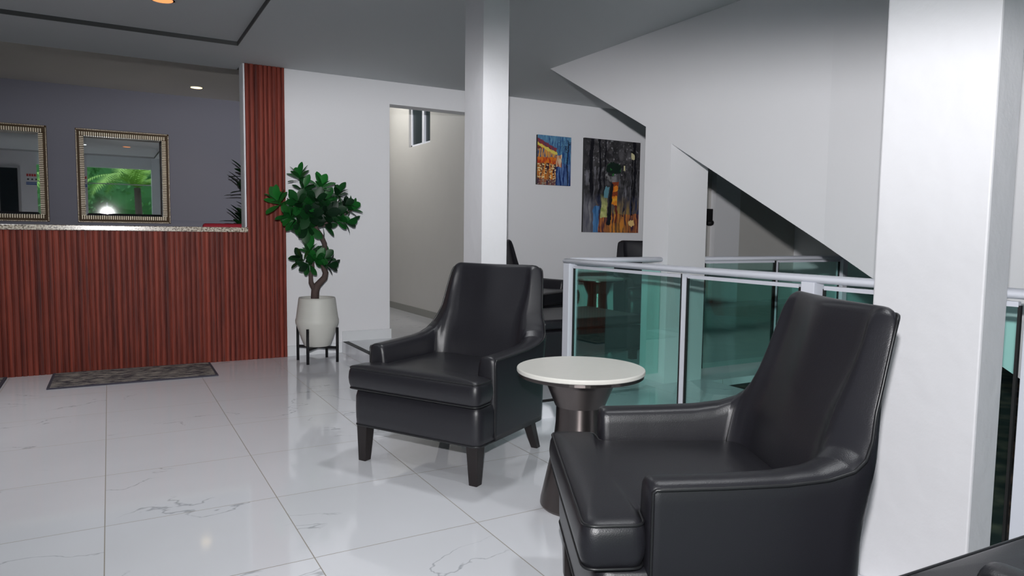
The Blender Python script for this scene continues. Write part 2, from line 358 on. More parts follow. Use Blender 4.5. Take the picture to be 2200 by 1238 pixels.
# reception office behind the counter
struct(boxes('wall_office_back', [(-3.4, 1.75, 9.57, 9.7, 0, 2.72)], M['office_wall']), 'blue grey wall behind the reception counter')
struct(boxes('wall_office_right', [(1.62, 1.75, WY + T, 9.57, 0, 2.72)], M['office_wall']))
struct(boxes('wall_left', [(-3.55, -3.4, -1.6, 9.7, 0, 2.9)], M['wall']))
struct(boxes('ceiling_office', [(-3.4, 1.75, 6.35, 9.7, 2.695, 2.75)], M['office_ceiling']), 'brownish grey office ceiling')
struct(boxes('wall_office_lintel', [(-3.4, 1.75, 6.31, 6.35, 2.47, 2.72), (0.966, 1.75, 6.235, 6.35, 2.41, 2.72)], M['office_ceiling']))
struct(boxes('trim_office_ledge', [(-3.2, 1.60, 9.555, 9.57, 1.175, 1.182)], M['office_wall']))
# main ceiling with the shallow raised tray over the reception
TX, TY = 0.854, 5.54
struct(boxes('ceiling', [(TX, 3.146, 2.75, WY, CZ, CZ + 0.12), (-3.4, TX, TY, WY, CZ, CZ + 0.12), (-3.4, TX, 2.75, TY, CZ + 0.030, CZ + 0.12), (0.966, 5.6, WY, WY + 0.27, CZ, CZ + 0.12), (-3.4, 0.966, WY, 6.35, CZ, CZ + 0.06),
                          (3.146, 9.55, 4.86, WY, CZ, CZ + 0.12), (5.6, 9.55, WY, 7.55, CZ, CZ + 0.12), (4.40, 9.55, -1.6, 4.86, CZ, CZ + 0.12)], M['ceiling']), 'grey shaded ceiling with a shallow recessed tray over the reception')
struct(boxes('trim_ceiling_tray', [(-3.4, TX, TY - .006, TY, CZ + .001, CZ + .030), (TX - .006, TX, 2.75, TY - .006, CZ + .001, CZ + .030)], M['tray_edge']), 'dark grey edge of the ceiling tray')
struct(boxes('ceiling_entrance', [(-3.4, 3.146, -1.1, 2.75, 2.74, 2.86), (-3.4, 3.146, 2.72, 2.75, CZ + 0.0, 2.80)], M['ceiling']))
# columns
struct(box('wall_column_left', (1.787, 1.946, 3.45, 3.675, PZ, CZ), M['column']), 'slim white square column behind the left armchair')
struct(box('wall_column_right', (2.05, 2.177, 1.0, 1.318, 0, 2.75), M['column'], bevel=0.006), 'large rough white plaster column behind the right armchair')
# closed staircase side: big white panel whose lower edge descends toward the camera
SX = 3.146
edge = [(4.892, 2.41), (3.697, 1.801), (2.015, 0.884), (0.40, 0.03)]
def slope_z(y): return lerp_tab(sorted((a, b) for a, b in edge), y)
bm = bmesh.new()
ys = [4.892, 4.3, 3.697, 3.1, 2.55, 2.30, 2.15, 2.015, 1.4, 0.8, 0.40]
def bend(y): return SX if y >= 2.30 else SX - 0.075 * (2.30 - y)
TH = 1.15
for y0, y1 in zip(ys, ys[1:]):
    q = []
    for y in (y0, y1):
        zt = 2.75 if y < 4.85 else 2.47
        zb = slope_z(y)
        q.append([bm.verts.new((bend(y), y, zb)), bm.verts.new((bend(y), y, zt)), bm.verts.new((SX + TH, y, zt)), bm.verts.new((SX + TH, y, zb))])
    a, b = q
    for i in range(4): bm.faces.new((a[i], b[i], b[(i + 1) % 4], a[(i + 1) % 4]))
    if y0 == ys[0]: bm.faces.new(a)
    if y1 == ys[-1]: bm.faces.new(b[::-1])
bmesh.ops.remove_doubles(bm, verts=bm.verts[:], dist=1e-5)
struct(from_bm('wall_staircase', bm, M['stair']), 'white closed side of the staircase with a diagonal lower edge')

bm = bmesh.new()
v = [bm.verts.new(p) for p in ((3.149, 3.447, PZ), (3.483, 3.447, PZ), (3.483, 3.697, PZ), (3.149, 3.697, PZ), (3.149, 3.447, slope_z(3.447)), (3.483, 3.447, slope_z(3.447)), (3.483, 3.697, slope_z(3.697)), (3.149, 3.697, slope_z(3.697)))]
for f in ((0, 3, 2, 1), (4, 5, 6, 7), (0, 1, 5, 4), (1, 2, 6, 5), (2, 3, 7, 6), (3, 0, 4, 7)): bm.faces.new([v[i] for i in f])
struct(from_bm('wall_column_stair', bm, M['stair']), 'white column carrying the staircase beside the big painting')

# front of the lobby behind the camera (seen in the mirrors): white block with a glass door, open garden front
struct(boxes('wall_entrance_left', [(-3.4, -1.15, -1.1, 1.70, 0, 2.74)], M['wall']), 'white wall with a glazed door seen in the left mirror')
struct(boxes('wall_front', [(-1.15, 4.4, -1.10, -0.98, 2.40, 2.86), (1.36, 4.4, -1.10, -0.98, 0, 2.86), (4.4, 9.55, -1.6, -1.45, 0, 2.86)], M['wall']))
struct(box('wall_column_entrance', (0.97, 1.22, -1.12, -0.94, 0, 2.74), M['wall']), 'white entrance column seen in the mirror')
d1 = empty('door_1', (-1.72, 1.70, 0)); struct(d1, 'glazed door with pale frame reflected in the left mirror')
boxes('door_frame', [(-0.20, -0.155, 0, 0.03, 0, 2.19), (0.155, 0.20, 0, 0.03, 0, 2.19), (-0.155, 0.155, 0, 0.03, 2.145, 2.19)], M['alu'], d1)
boxes('door_glass', [(-0.155, 0.155, 0.005, 0.015, 0, 2.145)], M['darkglass'], d1)
sg = empty('wall_sign', (-1.32, 1.70, 1.80)); tag(sg, 'small white notice with red and blue print, reflected in the left mirror', 'sign')
boxes('sign_plate', [(-0.12, 0.12, 0.0, 0.008, 0, 0.27)], M['sign_white'], sg)
for i in range(5): box('red_letter', (-0.10 + i * 0.042, -0.10 + i * 0.042 + 0.033, 0.008, 0.010, 0.19, 0.24), M['sign_red'], sg)
box('blue_band', (-0.11, 0.11, 0.008, 0.010, 0.02, 0.045), M['sign_blue'], sg); box('blue_band', (-0.11, 0.11, 0.008, 0.010, 0.055, 0.075), M['sign_blue'], sg)
for i in range(3): box('black_symbol', (-0.09 + i * 0.07, -0.06 + i * 0.07, 0.008, 0.010, 0.115, 0.145), M['black'], sg)
# frameless glass door in the garden front
gd = empty('glass_entrance_door', (0.40, -1.04, 0)); tag(gd, 'clear frameless glass entrance door with steel bars, seen reflected in the mirror', 'door')
boxes('glass_pane', [(-0.75, -0.02, -0.005, 0.005, 0.01, 2.0)], M['clearglass'], gd); boxes('glass_pane', [(0.02, 0.77, -0.005, 0.005, 0.01, 2.0)], M['clearglass'], gd)
boxes('top_rail', [(-0.80, 0.79, -0.012, 0.012, 2.0, 2.022)], M['alu'], gd)
for hx in (-0.42, 0.70):
    bm = bmesh.new(); add_tube(bm, [(hx, 0.05, 0.75), (hx, 0.05, 1.55)], 0.014); add_tube(bm, [(hx, 0.006, 0.9), (hx, 0.05, 0.9)], 0.008); add_tube(bm, [(hx, 0.006, 1.4), (hx, 0.05, 1.4)], 0.008)
    from_bm('pull_handle', bm, M['alu'], gd, smooth=True)
# garden
struct(boxes('ground_garden', [(-9, 9, -18, -1.6, -0.12, -0.02)], M['grass']))
rnd = random.Random(4)
def hedge(x, y, w, h, label, n=5000):
    root = empty('garden_shrub', (x, y, 0)); tag(root, label, 'shrub')
    bm = bmesh.new(); bmesh.ops.create_icosphere(bm, subdivisions=4, radius=1.0)
    for v in bm.verts:
        k = 1 + .22 * noise.noise(v.co * 2.6 + Vector((x, y, 0))) + .08 * noise.noise(v.co * 9)
        v.co = Vector((v.co.x * w * .93 * k, v.co.y * w * .45 * k, h * .5 + v.co.z * h * .5 * k))
    from_bm('inner_foliage', bm, M['hedge'], root, smooth=False)
    bm = bmesh.new()
    for i in range(n):
        a = rnd.uniform(0, 2 * pi); t = rnd.uniform(-1, 1); rr = math.sqrt(1 - t * t)
        p = Vector((w * rr * cos(a), 0.48 * w * rr * sin(a), h * 0.5 + h * 0.5 * t))
        s_ = rnd.uniform(0.10, 0.26); d = Vector((rnd.uniform(-1, 1), rnd.uniform(-1, 1), rnd.uniform(-.4, 1))).normalized(); u = d.orthogonal().normalized() * s_ * 0.3
        bm.faces.new([bm.verts.new(q) for q in (p, p + d * s_ * .5 + u, p + d * s_, p + d * s_ * .5 - u)])
    from_bm('leaves', bm, M['hedge2'], root)
hedge(-3.3, -8.0, 3.0, 6.2, 'dense green shrub at the left of the garden, reflected in the mirror')
hedge(2.0, -13.0, 4.6, 8.4, 'tall green shrub behind the palm, reflected in the mirror')
hedge(6.9, -8.0, 2.6, 5.6, 'dense green shrub at the far side of the garden')
pt = empty('palm_tree', (0.75, -4.2, 0)); tag(pt, 'palm tree with arching yellow green fronds, reflected in the mirror', 'tree')
bm = bmesh.new(); add_tube(bm, [(0, 0, 0), (0.04, 0, 1.0), (0, 0, 2.05)], [0.13, 0.10, 0.09]); from_bm('trunk', bm, M['bark'], pt, smooth=True)
bm = bmesh.new()
for k in range(16):
    az = k * 2.4; L = rnd.uniform(1.6, 2.3); up0 = rnd.uniform(0.5, 1.3); pr = Vector((0, 0, 2.05)); N = 30
    for i in range(N):
        t = i / N; el = up0 - 1.9 * t; st = Vector((cos(az) * cos(el), sin(az) * cos(el), sin(el))) * (L / N); nx = pr + st; side = Vector((-sin(az), cos(az), 0))
        for s in (-1, 1):
            ln_ = 0.42 * sin(pi * min(1, t * .9 + .12)); tip = pr + side * s * ln_ + st * 3 + Vector((0, 0, -0.12 * ln_))
            bm.faces.new([bm.verts.new(q) for q in (pr, pr + st * 0.75, tip)])
        pr = nx
from_bm('fronds', bm, M['palm'], pt)

# ------------------------------------------------------------------ reception: fluted wood, counter top, mats
def fluted(name, x0, x1, z0, z1, y, parent, m, seed=1, depth=0.016, pitch=0.036):
    r = random.Random(seed); bm = bmesh.new(); pts = []; x = x0
    while x < x1 - 1e-4:
        w = min(pitch * r.uniform(0.9, 1.1), x1 - x)
        pts += [(x, y + depth * .9), (x + w * 0.07, y + depth * .9), (x + w * 0.09, y + depth * .25), (x + w * 0.22, y + depth * .04), (x + w * .5, y), (x + w * 0.78, y + depth * .04), (x + w * 0.93, y + depth * .25), (x + w * 0.95, y + depth * .9)]
        x += w
    pts.append((x1, y + depth * .9))
    a = [bm.verts.new((p[0], p[1], z0)) for p in pts]; b = [bm.verts.new((p[0], p[1], z1)) for p in pts]
    c = [bm.verts.new((p[0], y + depth + 0.012, z1)) for p in pts]; d = [bm.verts.new((p[0], y + depth + 0.012, z0)) for p in pts]
    for i in range(len(pts) - 1):
        bm.faces.new((a[i], a[i + 1], b[i + 1], b[i])); bm.faces.new((b[i], b[i + 1], c[i + 1], c[i])); bm.faces.new((c[i], c[i + 1], d[i + 1], d[i])); bm.faces.new((d[i], d[i + 1], a[i + 1], a[i]))
    bm.faces.new((a[0], b[0], c[0], d[0])); bm.faces.new((a[-1], d[-1], c[-1], b[-1]))
    return from_bm(name, bm, m, parent)
rc = empty('reception_counter', (0, 0, 0)); tag(rc, 'long reception counter front clad in vertical reddish brown wood slats', 'counter')
fluted('slat_panel', -3.3, 0.978, 0.0, 1.052, WY - 0.028, rc, M['wood'], 3)
boxes('counter_body', [(-3.3, 0.966, WY + 0.001, WY + 0.14, 0.0, 1.052)], M['office_wall'], rc)
sp = empty('slat_pillar_panel', (0, 0, 0)); tag(sp, 'full height strip of reddish brown vertical wood slats right of the counter opening', 'wall panel')
fluted('slats', 0.978, 1.291, 0.0, 2.408, WY - 0.028, sp, M['wood'], 8)
boxes('edge_trim', [(0.9665, 0.9785, WY - 0.026, WY - 0.001, 1.097, 2.405)], M['wall'], sp)
tag(box('granite_countertop', (-3.3, 0.985, WY - 0.045, 6.62, 1.054, 1.092), M['granite'], bevel=0.004), 'speckled beige granite worktop along the reception counter', 'countertop')
def mat_rug(x0, x1, y0, y1, label, rz=0):
    t = empty('floor_mat', ((x0 + x1) / 2, (y0 + y1) / 2, 0), rz); tag(t, label, 'mat'); hx, hy = (x1 - x0) / 2, (y1 - y0) / 2
    box('pile', (-hx + .018, hx - .018, -hy + .018, hy - .018, 0.001, 0.012), M['rug'], t)
    boxes('border', [(-hx, hx, -hy, -hy + .018, 0.0005, 0.010), (-hx, hx, hy - .018, hy, 0.0005, 0.010), (-hx, -hx + .018, -hy + .018, hy - .018, 0.0005, 0.010), (hx - .018, hx, -hy + .018, hy - .018, 0.0005, 0.010)], M['rug_edge'], t)
mat_rug(-0.385, 0.672, 5.475, 6.03, 'mottled grey runner mat on the tiles against the wooden counter', radians(-0.6))
mat_rug(-1.75, -0.655, 5.475, 6.03, 'second mottled grey mat, cut off at the left edge by the counter')

# office things
def mirror(xc, label, tilt=0.007):
    w, h = 0.965, 1.075
    t = empty('framed_mirror', (xc, 9.545, 1.135)); tag(t, label, 'mirror', 'framed mirrors behind the counter'); t.rotation_euler = (tilt, 0, 0)
    f = 0.088; x0, x1 = -w / 2, w / 2
    boxes('outer_frame', [(x0, x1, -0.022, 0.0, 0, f * .90), (x0, x1, -0.022, 0.0, h - f * .90, h), (x0, x0 + f * .90, -0.022, 0, f * .90, h - f * .90), (x1 - f * .90, x1, -0.022, 0, f * .90, h - f * .90)], M['bronze'], t, bevel=0.004)
    bm = bmesh.new(); n = 40
    for i in range(n):   # silver ribs inside the frame
        a = x0 + f * .45 + (w - .9 * f) * i / n; ww = (w - .9 * f) / n * .58
        for z in (f * .42, h - f * .92): add_box(bm, a, a + ww, -0.036, -0.004, z, z + f * .5)
    n = 44
    for i in range(n):
        a = f * .92 + (h - 1.84 * f) * i / n; ww = (h - 1.84 * f) / n * .58
        for x in (x0 + f * .42, x1 - f * .92): add_box(bm, x, x + f * .5, -0.036, -0.004, a, a + ww)
    from_bm('silver_ribs', bm, M['silverleaf'], t, bevel=0.003)
    bm = bmesh.new(); n = 60
    for i in range(n):
        a = x0 + 0.012 + (w - .03) * i / n
        for z in (0.004, h - 0.014): add_box(bm, a, a + 0.008, -0.028, -0.012, z, z + 0.009)
        a = 0.012 + (h - .03) * i / n
        for x in (x0 + 0.004, x1 - 0.013): add_box(bm, x, x + 0.009, -0.028, -0.012, a, a + 0.008)
    from_bm('beading', bm, M['silverleaf'], t)
    g = f * .9; b = 0.028
    bm = bmesh.new()
    o = [(x0 + g, -0.010, g), (x1 - g, -0.010, g), (x1 - g, -0.010, h - g), (x0 + g, -0.010, h - g)]
    i_ = [(x0 + g + b, -0.0115, g + b), (x1 - g - b, -0.0115, g + b), (x1 - g - b, -0.0115, h - g - b), (x0 + g + b, -0.0115, h - g - b)]
    O = [bm.verts.new(p) for p in o]; I = [bm.verts.new(p) for p in i_]
    bm.faces.new(I)
    for k in range(4): bm.faces.new((O[k], O[(k + 1) % 4], I[(k + 1) % 4], I[k]))
    back = [bm.verts.new((p[0], -0.002, p[2])) for p in o]; bm.faces.new(back[::-1])
    for k in range(4): bm.faces.new((O[k], back[k], back[(k + 1) % 4], O[(k + 1) % 4]))
    from_bm('bevelled_glass', bm, M['mirror'], t)
mirror(0.177, 'mirror in a ribbed silver and bronze frame, hanging nearer the slatted pillar')
mirror(-1.06, 'mirror in a ribbed silver and bronze frame, cut off at the left edge')

def downlight(x, y, z, label, m, r=0.06, power=0, col=(1, .75, .45)):
    t = empty('ceiling_light', (x, y, z)); tag(t, label, 'ceiling light')
    bm = bmesh.new(); add_lathe(bm, [(r + .012, -0.004), (r + .012, 0.0), (r, 0.0), (r, -0.004)], 32, cap=False); from_bm('trim_ring', bm, M['white_metal'], t, smooth=True)
    bm = bmesh.new(); add_lathe(bm, [(r, -0.003), (r, -0.001)], 32); from_bm('lens', bm, m, t)
    if power:
        L = bpy.data.lights.new('lamp_glow', 'SPOT'); o = bpy.data.objects.new('lamp_glow', L); COL.objects.link(o); o.parent = t; o.location = (0, 0, -0.02)
        L.energy = power; L.color = col; L.shadow_soft_size = r; L.spot_size = radians(110); L.spot_blend = 1
downlight(0.917, 8.92, 2.695, 'round warm yellow downlight glowing in the office ceiling', M['lamp'], 0.062, 5.0)
downlight(0.314, 4.785, 2.44, 'round amber downlight in the ceiling tray at the top edge', M['lamp2'], 0.06, 0.9, (1, .5, .25))

for lx, ly, lz, pw, lbl in ((-0.85, 4.75, CZ + .03, 75, 'in the ceiling tray before the left mat'), (-0.6, 3.1, CZ + .03, 45, 'in the front part of the ceiling tray'), (1.55, 3.0, CZ, 40, 'above the left front armchair'), (1.5, 1.2, 2.74, 48, 'in the high entrance ceiling above the right armchair')):  # out-of-view lights added to brighten floor and tables, more than the mirror reflects
    t = empty('ceiling_light', (lx, ly, lz)); tag(t, 'added round white recessed ceiling light ' + lbl, 'ceiling light', 'added recessed lobby lights')
    bm = bmesh.new(); add_lathe(bm, [(.085, -0.004), (.085, 0.0), (.07, 0.0), (.07, -0.004)], 32, cap=False); from_bm('trim_ring', bm, M['white_metal'], t, smooth=True)
    bm = bmesh.new(); add_lathe(bm, [(.07, -0.003), (.07, -0.001)], 32); from_bm('lens', bm, M['lamp3'], t)
    L = bpy.data.lights.new('fill_beam', 'SPOT'); o = bpy.data.objects.new('fill_beam', L); COL.objects.link(o); o.parent = t; o.location = (0, 0, -0.02)
    L.energy = pw; L.color = (.96, .98, 1); L.shadow_soft_size = .09; L.spot_size = radians(125); L.spot_blend = 1.0
L = bpy.data.lights.new('corridor_fill', 'POINT'); o = bpy.data.objects.new('corridor_fill', L); COL.objects.link(o); o.location = (2.35, 8.1, 2.85); L.energy = 25; L.color = (1, .98, .94); L.shadow_soft_size = .1  # unseen point light added to brighten the corridor wall, no fixture modelled
# red office chair of which only the top of the backrest shows
rcx = empty('office_chair', (1.00, 6.95, 0)); tag(rcx, 'red office chair behind the counter, only the top of its backrest showing', 'chair')
box('backrest', (-0.26, 0.26, -0.03, 0.03, 0.62, 1.128), M['red'], rcx, bevel=0.025)
box('seat', (-0.25, 0.25, 0.05, 0.52, 0.43, 0.50), M['red'], rcx, bevel=0.03)
boxes('back_support', [(-0.04, 0.04, -0.02, 0.08, 0.38, 0.62)], M['black'], rcx)
bm = bmesh.new(); add_tube(bm, [(0, .28, .06), (0, .28, .43)], 0.025)
for k in range(5): add_tube(bm, [(0, .28, .08), (.28 * cos(k * 1.2566), .28 + .28 * sin(k * 1.2566), .04)], [0.02, 0.012])
from_bm('star_base', bm, M['black'], rcx, smooth=True)

# ------------------------------------------------------------------ foliage
def add_leaf(bm, lay, p, d, L, wd, tone, droop=0.25, nrm=None):
    d = Vector(d).normalized(); side = d.cross(Vector(nrm) if nrm is not None else Vector((0, 0, 1)))
    if side.length < 0.1: side = d.cross(Vector((0, 1, 0)))
    side.normalize(); nn = side.cross(d).normalized(); rows = []
    for i in range(8):
        t = (0, .12, .28, .46, .64, .80, .92, 1.0)[i]; w = wd * (.06, .34, .66, .92, 1.0, .86, .52, .10)[i]
        c = Vector(p) + d * L * t - nn * droop * L * t * t
        rows.append([bm.verts.new(c - side * w + nn * w * .18), bm.verts.new(c - nn * w * .05), bm.verts.new(c + side * w + nn * w * .18)])
    for a, b in zip(rows, rows[1:]):
        for k in (0, 1):
            f = bm.faces.new((a[k], a[k + 1], b[k + 1], b[k])); f.smooth = True
            for v in f.verts: v[lay] = tone
def rosette(bm, lay, rng, c, axis, n, L, wd, tone, spread=1.0):
    axis = Vector(axis).normalized(); u = axis.orthogonal().normalized(); w = axis.cross(u)
    for i in range(n):
        az = i * 2.399 + rng.uniform(-.2, .2); el = radians(18 + 62 * (i / n)) * spread
        d = axis * cos(el) + (u * cos(az) + w * sin(az)) * sin(el)
        p = Vector(c) - axis * 0.035 * (i / n)
        l_ = L * rng.uniform(0.8, 1.12)
        add_leaf(bm, lay, p, d, l_, wd * rng.uniform(0.85, 1.1), min(1, max(0, tone + rng.uniform(-.22, .22))), 0.15, nrm=axis)

PX, PY = 1.468, 5.76
st = empty('plant_stand', (PX, PY, 0), radians(5)); tag(st, 'black four-legged metal stand under the white planter', 'plant stand')
hw = 0.123
for sx, sy in ((-1, -1), (1, -1), (-1, 1), (1, 1)):
    bm = bmesh.new(); add_tube(bm, [(sx * hw, sy * hw, 0.0), (sx * hw, sy * hw, 0.285)], 0.0115, 12); from_bm('leg', bm, M['black'], st, smooth=True)
boxes('crossbar', [(-0.009, 0.009, -0.165, 0.165, 0.108, 0.128)], M['black'], st).rotation_euler = (0, 0, radians(45))
boxes('crossbar', [(-0.009, 0.009, -0.165, 0.165, 0.108, 0.127)], M['black'], st).rotation_euler = (0, 0, radians(-45))
pl = empty('potted_plant', (PX, PY, 0.129)); tag(pl, 'tall glossy green plant with twisted trunk in an off-white faceted pot beside the wood slats', 'plant')
bm = bmesh.new(); add_lathe(bm, [(0.098, 0.0), (0.108, 0.008), (0.150, 0.13), (0.172, 0.19), (0.174, 0.215), (0.168, 0.235), (0.148, 0.385), (0.144, 0.400), (0.134, 0.400), (0.136, 0.36)], 56, cap=False); from_bm('pot', bm, M['pot'], pl, smooth=True)
bm = bmesh.new(); add_lathe(bm, [(0.09, 0.002), (0.135, 0.365), (0.03, 0.375)], 32); from_bm('soil', bm, M['soil'], pl, smooth=True)
def P3(x, y, dy=0.0):   # a point of the plant from its place beside the pot's axis
    return Vector((x, dy, y))
bm = bmesh.new()
add_tube(bm, [(-.02, 0, .33), (-.015, 0, .45), (.005, 0, .50), (.06, -.01, .56), (.072, 0, .60), (.055, .01, .66), (.07, .01, .75), (.065, 0, .84), (.04, 0, .90), (.00, 0, .96), (-.01, .0, 1.03)], [.034, .032, .028, .026, .024, .022, .021, .02, .019, .018, .014], 10)
add_tube(bm, [(-.012, 0, .45), (-.045, .01, .52), (-.05, .0, .58), (-.03, 0, .66), (-.04, 0, .73)], [.024, .02, .018, .013, .009], 8)
cr = [(-.23, 1.20), (-.26, 1.06), (-.13, 1.38), (-.03, 1.25), (.05, 1.30), (.19, 1.20), (.27, 1.12), (.10, 1.10), (-.10, 1.10), (.16, 1.00), (-.15, .98), (.02, 1.02), (.33, 1.14)]
for x, z in cr: add_tube(bm, [(-.01, 0, .98), (x * .55, 0, .98 + (z - .98) * .4), (x, 0, z)], [.012, .008, .005], 6)
from_bm('trunk', bm, M['bark'], pl, smooth=True)
bm = bmesh.new(); lay = bm.verts.layers.float.new('tone'); rg = random.Random(11)
ros = [(-.29, .05, 1.17, (-.5, -.5, .9), 11, .115, .040, .92), (-.22, -.05, 1.06, (-.6, -.4, .3), 9, .10, .038, .75), (-.13, .0, 1.37, (-.2, -.2, 1), 11, .10, .036, .70), (-.11, -.05, 1.28, (.1, -.5, .8), 9, .09, .036, .5),
       (.03, -.05, 1.30, (.1, -.4, 1), 10, .11, .042, .85), (.07, -.02, 1.20, (.2, -.5, .8), 9, .10, .04, .55), (.17, .0, 1.24, (.3, -.3, 1), 11, .10, .036, .40), (.22, -.05, 1.16, (.6, -.5, .6), 9, .09, .036, .35),
       (.28, .0, 1.13, (.8, -.2, .7), 10, .095, .034, .60), (.24, -.03, 1.02, (.8, -.3, .1), 7, .10, .03, .45), (.17, -.06, 1.03, (.5, -.6, .3), 9, .09, .036, .62),
       (-.16, -.08, 1.17, (-.2, -.9, .5), 10, .11, .044, .40), (-.03, -.12, 1.18, (0, -1, .6), 10, .10, .042, .45), (-.07, -.12, 1.08, (0, -1, .1), 10, .11, .044, .22), (.05, -.12, 1.08, (.2, -1, .2), 10, .11, .042, .18),
       (.12, -.08, 1.10, (.4, -.8, .3), 9, .10, .04, .25), (-.17, -.04, 1.02, (-.7, -.5, -.1), 9, .12, .038, .35), (-.08, -.04, .97, (-.3, -.6, -.3), 8, .11, .04, .35), (.07, .0, .99, (.5, -.3, -.1), 7, .10, .032, .4),
       (.0, .1, 1.2, (0, 1, .6), 10, .10, .04, .4), (-.12, .1, 1.1, (-.3, 1, .3), 9, .10, .04, .4), (.13, .1, 1.12, (.3, 1, .3), 9, .10, .04, .4),
       # lower cluster
       (-.06, -.02, .78, (-.1, -.2, 1), 9, .10, .036, .72), (-.13, -.03, .72, (-.8, -.3, .5), 9, .09, .034, .35), (-.02, -.08, .72, (0, -1, .5), 9, .09, .038, .6), (.05, -.04, .72, (.5, -.5, .7), 9, .10, .036, .5),
       (.09, -.02, .66, (.9, -.3, .1), 8, .10, .036, .2), (-.08, -.05, .66, (-.6, -.6, -.2), 8, .09, .032, .35), (.0, .06, .72, (0, 1, .4), 8, .09, .034, .3)]
for x, y, z, ax, n, L, wd, tone in ros: rosette(bm, lay, rg, (x, y * .8, z), ax, max(6, n - 1), L * 1.22, wd * .84, tone)
for v in bm.verts: v.co.z = min(v.co.z, 1.495); v.co.y = min(v.co.y, 0.28)
fol = from_bm('foliage', bm, M['leaf'], pl)

# office plant, mostly hidden by the wood pillar
op = empty('potted_plant', (1.31, 8.0, 0)); tag(op, 'dark leafy office plant behind the counter, half hidden by the wooden pillar', 'plant')
bm = bmesh.new(); add_lathe(bm, [(0.12, 0.0), (0.16, 0.35), (0.15, 0.36), (0.14, 0.33)], 32, cap=False); from_bm('pot', bm, M['black'], op, smooth=True)
bm = bmesh.new(); add_tube(bm, [(0, 0, .02), (.01, 0, .6), (-.02, 0, 1.1), (0, 0, 1.55)], [.03, .02, .014, .008]); from_bm('stem', bm, M['bark'], op, smooth=True)
bm = bmesh.new(); lay = bm.verts.layers.float.new('tone'); rg = random.Random(5)
for z, n, L, w_ in ((1.06, 12, .30, .045), (1.16, 9, .27, .04), (1.46, 8, .26, .042), (1.52, 7, .24, .04), (1.66, 8, .22, .036), (1.3, 4, .14, .03)):
    rosette(bm, lay, rg, (0, 0, z), (-.15, 0, 1), n, L, w_, .22, 1.15)
for v in bm.verts: v.co.x = min(v.co.x, .28)
from_bm('foliage', bm, M['leaf'], op)

